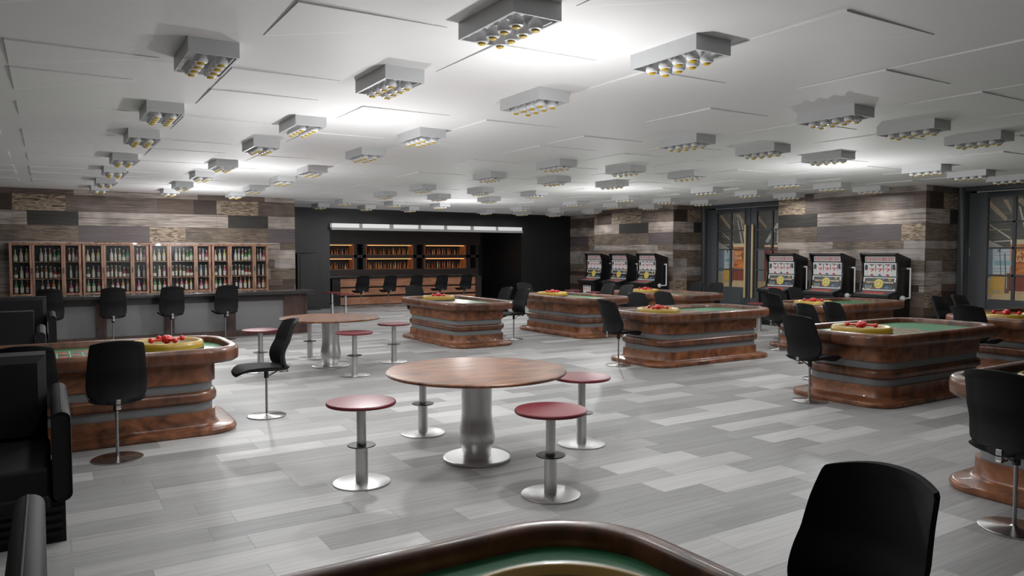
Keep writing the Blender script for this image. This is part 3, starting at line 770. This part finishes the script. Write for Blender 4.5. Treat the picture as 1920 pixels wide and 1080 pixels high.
SL.put((15.79, 16.78, 0), 0, 'rightmost of the three far slot machines, its whole side lever visible', sl)
SL.put((15.79, 18.06, 0), 0, 'middle one of the three far slot machines', sl)
SL.put((15.79, 19.33, 0), 0, 'leftmost of the three far slot machines, with a reel card on its belly', sl)

# ------------------------------------------------------------------ left counter and bottle cabinets
def counter():
    r = thing('bar_counter', 'long black-topped counter with grey panels and dark wood posts under the bottle cabinets', 'counter', (0, 16.3, 0))
    b = MB(); b.box(-3.6, -.16, .875, 5.02, .62, .945, M_COUNTER)
    b.build('countertop', r, bevel=.012)
    bx('top_beam', -3.5, .04, .74, 4.86, .5, .875, M_COUNTER, r)
    bx('grey_panel', -3.5, .06, .12, 4.36, .12, .76, M_GREYPAN, r)
    for x0 in (-.98 - 1.2, -1.37 + .0, -.25, .77, 1.98, 3.17):
        bx('post', x0, .02, .12, x0 + .18, .10, .76, M_DBROWN, r)
    bx('end_panel', 4.36, .02, .02, 4.87, .5, .875, M_DBROWN, r)
    bx('base_board', -3.5, 0, 0, 4.88, .5, .13, M_DBROWN, r, bevel=.006)
    bx('back_panel', -3.5, .12, .1, 4.4, .5, .8, M_COUNTER, r)
counter()
HUES = {'clear': (0.50, 0.47, 0.45), 'cream': (0.62, 0.52, 0.34), 'amber': (0.48, 0.18, 0.05), 'yellow': (0.58, 0.50, 0.14), 'green': (0.10, 0.28, 0.10),
        'red': (0.40, 0.03, 0.03), 'pink': (0.50, 0.10, 0.22), 'brown': (0.12, 0.05, 0.02), 'dark green': (0.05, 0.12, 0.06)}
BM = {k: mat('bottle_' + k.replace(' ', '_'), c, 0.15, var=0.06, coat=0.4) for k, c in HUES.items()}
M_LABEL = mat('bottle_label', (0.66, 0.61, 0.53), 0.6, var=0.05)
M_CAP = mat('bottle_cap', (0.55, 0.48, 0.36), 0.4, var=0.1)
BP = {}
def bottle(col, kind, loc, label, group, sc=1.0, parts=True):
    key = (col, kind, parts)
    if key not in BP:
        o_ = thing('tmp', 'x', 'bottle')
        COL.objects.unlink(o_); bpy.data.objects.remove(o_)
        b = MB()
        pr = {'tall': [(.030, 0), (.036, .004), (.037, .14), (.030, .185), (.013, .215), (.012, .285)],
              'round': [(.034, 0), (.042, .006), (.043, .10), (.034, .135), (.013, .17), (.012, .26)],
              'slim': [(.022, 0), (.027, .004), (.027, .16), (.018, .20), (.011, .23), (.011, .30)]}[kind]
        b.lathe(pr, BM[col], 14); o = b.build('bottle', None, 50)
        tag(o, 'x', 'bottle')
        if parts:
            rr = pr[2][0] + .0008; z0, z1 = .022, pr[2][1] - .002
            b = MB(); b.lathe([(rr, z0), (rr, z1)], M_LABEL, 14, cap0=False, cap1=False); b.build('paper_label', o, 50)
            b = MB(); zt = pr[-1][1]; b.lathe([(.0135, zt - .035), (.0135, zt + .004), (.008, zt + .006)], M_CAP, 10); b.build('cap', o, 50)
        BP[key] = Proto(o)
    q = BP[key].put(loc, 0, label, group); q.scale = (sc, sc, sc)
    return q
BAYS = [('left', .055, .37, .395), ('middle', .46, .96, .395), ('right', 1.04, 1.31, .395)]
LAY = {  # (bay, shelf) -> list of colour, kind
 ('left', 'top'): [('cream', 'round'), ('cream', 'tall'), ('yellow', 'tall')],
 ('middle', 'top'): [('clear', 'tall'), ('clear', 'slim'), ('amber', 'slim'), ('green', 'round'), ('green', 'tall')],
 ('right', 'top'): [('red', 'slim'), ('clear', 'slim'), ('pink', 'round')],
 ('left', 'centre'): [('dark green', 'round'), ('cream', 'tall'), ('pink', 'tall')],
 ('middle', 'centre'): [('brown', 'tall'), ('brown', 'slim'), ('amber', 'slim'), ('dark green', 'tall'), ('red', 'round'), ('brown', 'round')],
 ('right', 'centre'): [('clear', 'slim'), ('clear', 'slim')],
 ('left', 'bottom'): [('green', 'tall'), ('green', 'tall'), ('red', 'tall')],
 ('middle', 'bottom'): [('brown', 'slim'), ('pink', 'tall'), ('amber', 'tall'), ('yellow', 'slim')],
 ('right', 'bottom'): [('pink', 'round'), ('amber', 'tall')],
}
SHZ = {'top': 1.575, 'centre': 1.20, 'bottom': .875}
CN = ['leftmost', 'second', 'third', 'rightmost']
def make_cabinet():
    r = thing('bottle_cabinet', 'x', 'cabinet', group='wooden bottle cabinets on the back wall')
    w, d, z0, z1 = 1.345, .34, .82, 1.985
    b = MB()
    b.box(0, 0, z0, .05, d, z1, M_CABWOOD); b.box(w - .05, 0, z0, w, d, z1, M_CABWOOD)
    b.box(.05, 0, z0, w - .05, d, z0 + .05, M_CABWOOD); b.box(.05, 0, z1 - .05, w - .05, d, z1, M_CABWOOD)
    b.box(-.010, -.02, z1 - .02, w + .010, d, z1 + .012, M_CABWOOD)
    b.build('carcass', r, 0)
    b = MB(); b.box(.05, d - .02, z0 + .05, w - .05, d - .005, z1 - .05, M_CABBACK)
    for i in range(18): x = .06 + i * .07; b.box(x, d - .028, z0 + .05, x + .05, d - .02, z1 - .05, M_CABBACK)
    b.build('back_panel', r, 0)
    for i, (nm, xa, xb, _) in enumerate(BAYS):
        for s in ('top', 'centre'):
            bx('shelf', xa - .01, .03, SHZ[s] - .018, xb + .01, d - .03, SHZ[s], M_CABWOOD, r)
    for xa, xb in ((.37, .46), (.96, 1.04)):
        m = MB(); m.box(xa, -.004, z0 + .05, xa + (xb - xa) * .46, .03, z1 - .05, M_CABWOOD); m.box(xa + (xb - xa) * .54, -.004, z0 + .05, xb, .03, z1 - .05, M_CABWOOD); m.box(xa, .03, z0 + .05, xb, d - .03, z1 - .05, M_CABWOOD)
        p = m.build('door_stile', r, 0)
        h = MB(); xm = (xa + xb) / 2; h.box(xm - .012, -.02, 1.32, xm + .012, -.004, 1.44, M_INK); h.build('door_handle', p, 0)
    for nm, xa, xb, _ in BAYS:
        m = MB(); m.box(xa, .006, z0 + .05, xb, .011, z1 - .05, M_GLASS); m.build('glass_pane', r, 0)
    return r
CB = Proto(make_cabinet())
for ci_ in range(4):
    X0 = -.69 + ci_ * 1.37
    CB.put((X0, 19.25, 0), 0, '%s glass-fronted wooden bottle cabinet on the plank wall' % (CN[ci_] + (' from left' if ci_ in (1, 2) else '')))
    for (bay, sh), L_ in LAY.items():
        xa, xb = [(a, c) for n_, a, c, _ in BAYS if n_ == bay][0]
        n_ = len(L_)
        if bay == 'middle' and sh != 'centre': xa += .08
        if bay == 'right': xa += .04
        for k, (col, kd) in enumerate(L_):
            x = X0 + xa + (xb - xa) * (k + .5) / n_
            bottle(col, kd, (x, 19.25 + .15 + .02 * (k % 2), SHZ[sh]),
                   '%s bottle, %s from left on %s shelf, %s bay, %s cabinet' % (col, ORD[k], sh, bay, CN[ci_]),
                   'bottles in the %s cabinet' % CN[ci_], 1.0 if sh != 'centre' else .93)

# tall black cabinet by the dark wall
t = thing('tall_cabinet', 'tall black cabinet with a slanted top against the charcoal wall', 'cabinet', (6.5, 22.75, 0))
b = MB(); b.add([(0, 0, 0), (.72, 0, 0), (.72, .33, 0), (0, .33, 0), (0, 0, 1.74), (.72, 0, 1.78), (.72, .33, 1.78), (0, .33, 1.78)],
    [(0, 3, 2, 1), (4, 5, 6, 7), (0, 1, 5, 4), (1, 2, 6, 5), (2, 3, 7, 6), (3, 0, 4, 7)], M_DARKWALL); b.build('body', t, bevel=.008)
bx('door', .08, -.02, .1, .68, 0, 1.70, M_DARKWALL, t, bevel=.005)

# ------------------------------------------------------------------ alcove bar
r = thing('light_beam', 'long white segmented light box along the top of the alcove opening', 'light box', (7.64, 22.9, 0))
bx('ledge', 0, 0, 2.51, 7.2, .2, 2.585, M_GREYP, r)
xs = [.02, .92, 1.03, 1.96, 2.10, 3.0, 3.1, 3.97, 4.09, 5.01, 5.14, 6.05, 6.14, 7.17]
for i in range(0, 14, 2): bx('light_panel', xs[i], .01, 2.585, xs[i + 1], .2, 2.715, M_WHITEP, r)
for i in range(1, 13, 2): bx('clip', xs[i] + .005, .0, 2.58, xs[i + 1] - .005, .2, 2.712, M_GREYP, r)
r = thing('alcove_bar', 'far bar with three orange wooden boards and a black top in the alcove', 'bar', (8.2, 24.1, 0))
bx('countertop', -.5, -.12, .93, 5.36, .7, 1.01, M_COUNTER, r, bevel=.01)
bx('core', .02, .05, 0, 5.3, .6, .93, M_NICHE, r)
for z0, z1 in ((.02, .27), (.335, .575), (.63, .905)): bx('front_board', .12, 0, z0, 5.3, .05, z1, M_BARWOOD, r, bevel=.006)
# dark upright at left end / right end
bx('end_post', -.16, .0, 0, .12, .6, .93, M_NICHE, r); bx('end_post', 5.3, .0, 0, 5.56, .6, .93, M_SHELFB, r)
r = thing('back_bar_shelving', 'dark back bar shelving with orange-lit bottle niches behind the far bar', 'shelving', (0, 25.3, 0))
NX_ = [(7.66, 9.25), (9.69, 11.54), (12.0, 13.77)]; NZ = [(1.71, 2.09), (1.19, 1.60)]
edges = [7.64, 9.25, 9.35, 9.57, 9.69, 11.54, 11.67, 11.91, 12.0, 13.77, 13.96, 14.2, 14.32]
b = MB()
b.box(7.64, 0, 2.09, 14.9 - .5, .45, 2.78, M_SHELFB); b.box(7.64, 0, 1.60, 14.32, .45, 1.71, M_SHELFB); b.box(7.64, 0, 0.0, 14.32, .45, 1.19, M_SHELFB)
for a, c in ((9.25, 9.35), (9.57, 9.69), (11.54, 11.67), (11.91, 12.0), (13.77, 13.96), (14.2, 14.32)): b.box(a, 0, 1.19, c, .45, 2.09, M_SHELFB)
b.box(7.64, .43, 1.19, 14.32, .5, 2.09, M_NICHE)
b.build('frame', r, 0)
for (xa, xb) in NX_:
    for (za, zb) in NZ:
        m = MB(); e = .036
        m.box(xa, .02, zb - e, xb, .43, zb, M_ORANGE); m.box(xb - e, .02, za, xb, .43, zb - e, M_ORANGE); m.box(xa, .02, za, xa + e, .43, zb - e, M_ORANGE); m.box(xa + e, .02, za, xb - e, .43, za + .012, M_ORANGE)
        p = m.build('niche_lining', r, 0)
        s_ = MB(); s_.box(xa + .08, .03, zb - e - .008, xb - .08, .05, zb - e, M_STRIP); q = s_.build('light_strip', p, 0)
rn = random.Random(11)
cols = ['amber', 'amber', 'yellow', 'cream', 'brown', 'amber', 'clear', 'red']
for i, (xa, xb) in enumerate(NX_):
    for j, (za, zb) in enumerate(NZ):
        n_ = 17 if i == 1 else 14
        for k in range(n_):
            col = cols[rn.randrange(len(cols) - (0 if i != 1 else 1))]
            x = xa + .12 + (xb - xa - .24) * (k + .5) / n_ + rn.uniform(-.012, .012)
            bottle(col, rn.choice(['tall', 'round', 'slim']), (x, 25.3 + .14 + .05 * (k % 2), za + .0125),
                   '%s bottle, %s of the %s %s niche behind the alcove bar' % (col, (ORD + ['eleventh', 'twelfth', 'thirteenth', 'fourteenth', 'fifteenth', 'sixteenth', 'seventeenth'])[k], ['left', 'middle', 'right'][i], ['upper', 'lower'][j]),
                   'bottles in the back bar niches', rn.uniform(.62, .92), parts=False)

# ------------------------------------------------------------------ armchairs
def make_armchair():
    # front faces -Y at y=0, right side x=0, body towards -X
    r = thing('armchair', 'x', 'armchair')
    wd = 1.05
    b = MB(); b.box(-wd + .04, .02, 0, -.04, 1.12, .25, M_LEATHER)
    for z in (.05, .10, .15, .20): b.box(-wd + .06, .0, z, -.055, .03, z + .022, M_LEATHER)
    b.build('base', r, 0)
    def arm(xa, xb):
        b = MB(); pts = []
        for (cy, cz, a0) in ((.10, .70, 0),):
            pass
        y0, y1, z0, z1, rr = 0.0, 1.20, .25, .80, .05
        # cross-section in XZ rounded at the top, swept along Y, front face framed by piping
        def sec(y, s):
            p = []; w = (xb - xa) / 2; cx = (xa + xb) / 2
            for i in range(9): a = PI * i / 8; p.append((cx + (w * math.cos(a)) * s, y, z1 - .045 + .045 * math.sin(a) * s))
            for i in range(9): a = PI + PI * i / 8; p.append((cx + (w * math.cos(a)) * s, y, z0 + .045 + .045 * math.sin(a) * s))
            return p
        b.rings([sec(y0 + .012, .80), sec(y0 + .012, .9), sec(y0, .94), sec(y0 + .01, 1.0), sec(y1 - .01, 1.0), sec(y1, .94)], M_LEATHER)
        o = b.build('armrest', r, 40)
        b = MB(); b.tube([(xa + (xb - xa) * .55, .02, z1 + .001), (xa + (xb - xa) * .55, y1 - .02, z1 + .001)], .004, M_BPLAS, 6); b.build('piping', o)
    arm(-.105, 0); arm(-wd, -wd + .105)
    b = MB(); b.box(-wd + .11, .02, .26, -.11, .92, .47, M_LEATHER); b.build('seat_cushion', r, bevel=.04, seg=4)
    b = MB(); b.box(-wd + .11, .0, .20, -.11, .1, .30, M_LEATHER); b.build('front_roll', r, bevel=.03, seg=4)
    b = MB(); x0, x1 = -wd + .12, -.125
    b.box(x0, .88, .30, x1, 1.12, 1.05, M_LEATHER)
    i = .05; y = .88
    b.add([(x0, y, .45), (x1, y, .45), (x1, y, 1.05), (x0, y, 1.05), (x0 + i, y - .05, .5), (x1 - i, y - .05, .5), (x1 - i, y - .05, 1.0), (x0 + i, y - .05, 1.0)],
          [(0, 1, 5, 4), (1, 2, 6, 5), (2, 3, 7, 6), (3, 0, 4, 7), (4, 5, 6, 7)], M_LEATHER)
    b.build('backrest', r, 0)
    return r
AR = Proto(make_armchair())
ag = 'black leather armchairs along the left'
AR.put((.10, 5.19, 0), 0, 'black leather armchair facing us at left, before the lefthand roulette table', ag)
AR.put((-.90 - .18, 3.47, 0), PI, 'black leather armchair in the bottom left corner, only its arm top showing', ag)
AR.put((-.035 - 1.05, 11.82, 0), PI, 'black armchair seen from behind beyond the lefthand roulette table', ag)
AR.put((.10, 13.36, 0), 0, 'black armchair facing us in front of the long counter, farther of two', ag)

# ------------------------------------------------------------------ lights
def pl(name, loc, p, r=.06, col=(1, 1, 1)):
    l = bpy.data.lights.new(name, 'POINT'); l.energy = p; l.shadow_soft_size = r; l.color = col
    o = bpy.data.objects.new(name, l); COL.objects.link(o); o.location = loc; return o
E0 = 52; EA = 7.5
for i, (x, y, z, k) in enumerate([(2.9, 7.5, 1.98, 1), (3.08, 4.3, 2.2, .75), (2.95, 13.0, 2.0, 1), (2.9, 17.5, 2.15, 1.0),
                                  (11.0, 7.4, 2.0, 1), (10.6, 12.95, 2.0, 1), (9.7, 18.1, 2.0, 1)]):
    pl('room_lamp', (x, y, z), E0 * k, .06)
for xs, ys in GRID:
    for x in xs:
        for y in ys:
            l = bpy.data.lights.new('fixture_light', 'AREA'); l.shape = 'RECTANGLE'; l.size = .26; l.size_y = .56; l.energy = EA
            o = bpy.data.objects.new('fixture_light', l); COL.objects.link(o); o.location = (x + .165, y + .325, H - .165)
w = bpy.data.worlds.new('World'); S.world = w; w.use_nodes = True
w.node_tree.nodes['Background'].inputs[0].default_value = (1, 1, 1, 1); w.node_tree.nodes['Background'].inputs[1].default_value = 0.0

# ------------------------------------------------------------------ camera
cam = bpy.data.cameras.new('camera'); co = bpy.data.objects.new('camera', cam); COL.objects.link(co)
cam.sensor_width = 36; cam.lens = 36 * 1389 / 1920; cam.clip_start = .05; cam.clip_end = 200
co.location = (0, 0, 1.75); co.rotation_euler = (math.radians(90 - 2.65), 0, math.radians(-32.1))
S.camera = co
S.view_settings.view_transform = 'Standard'; S.view_settings.look = 'None'; S.view_settings.gamma = 1; S.view_settings.use_curve_mapping = False
S.view_settings.exposure = 0.44
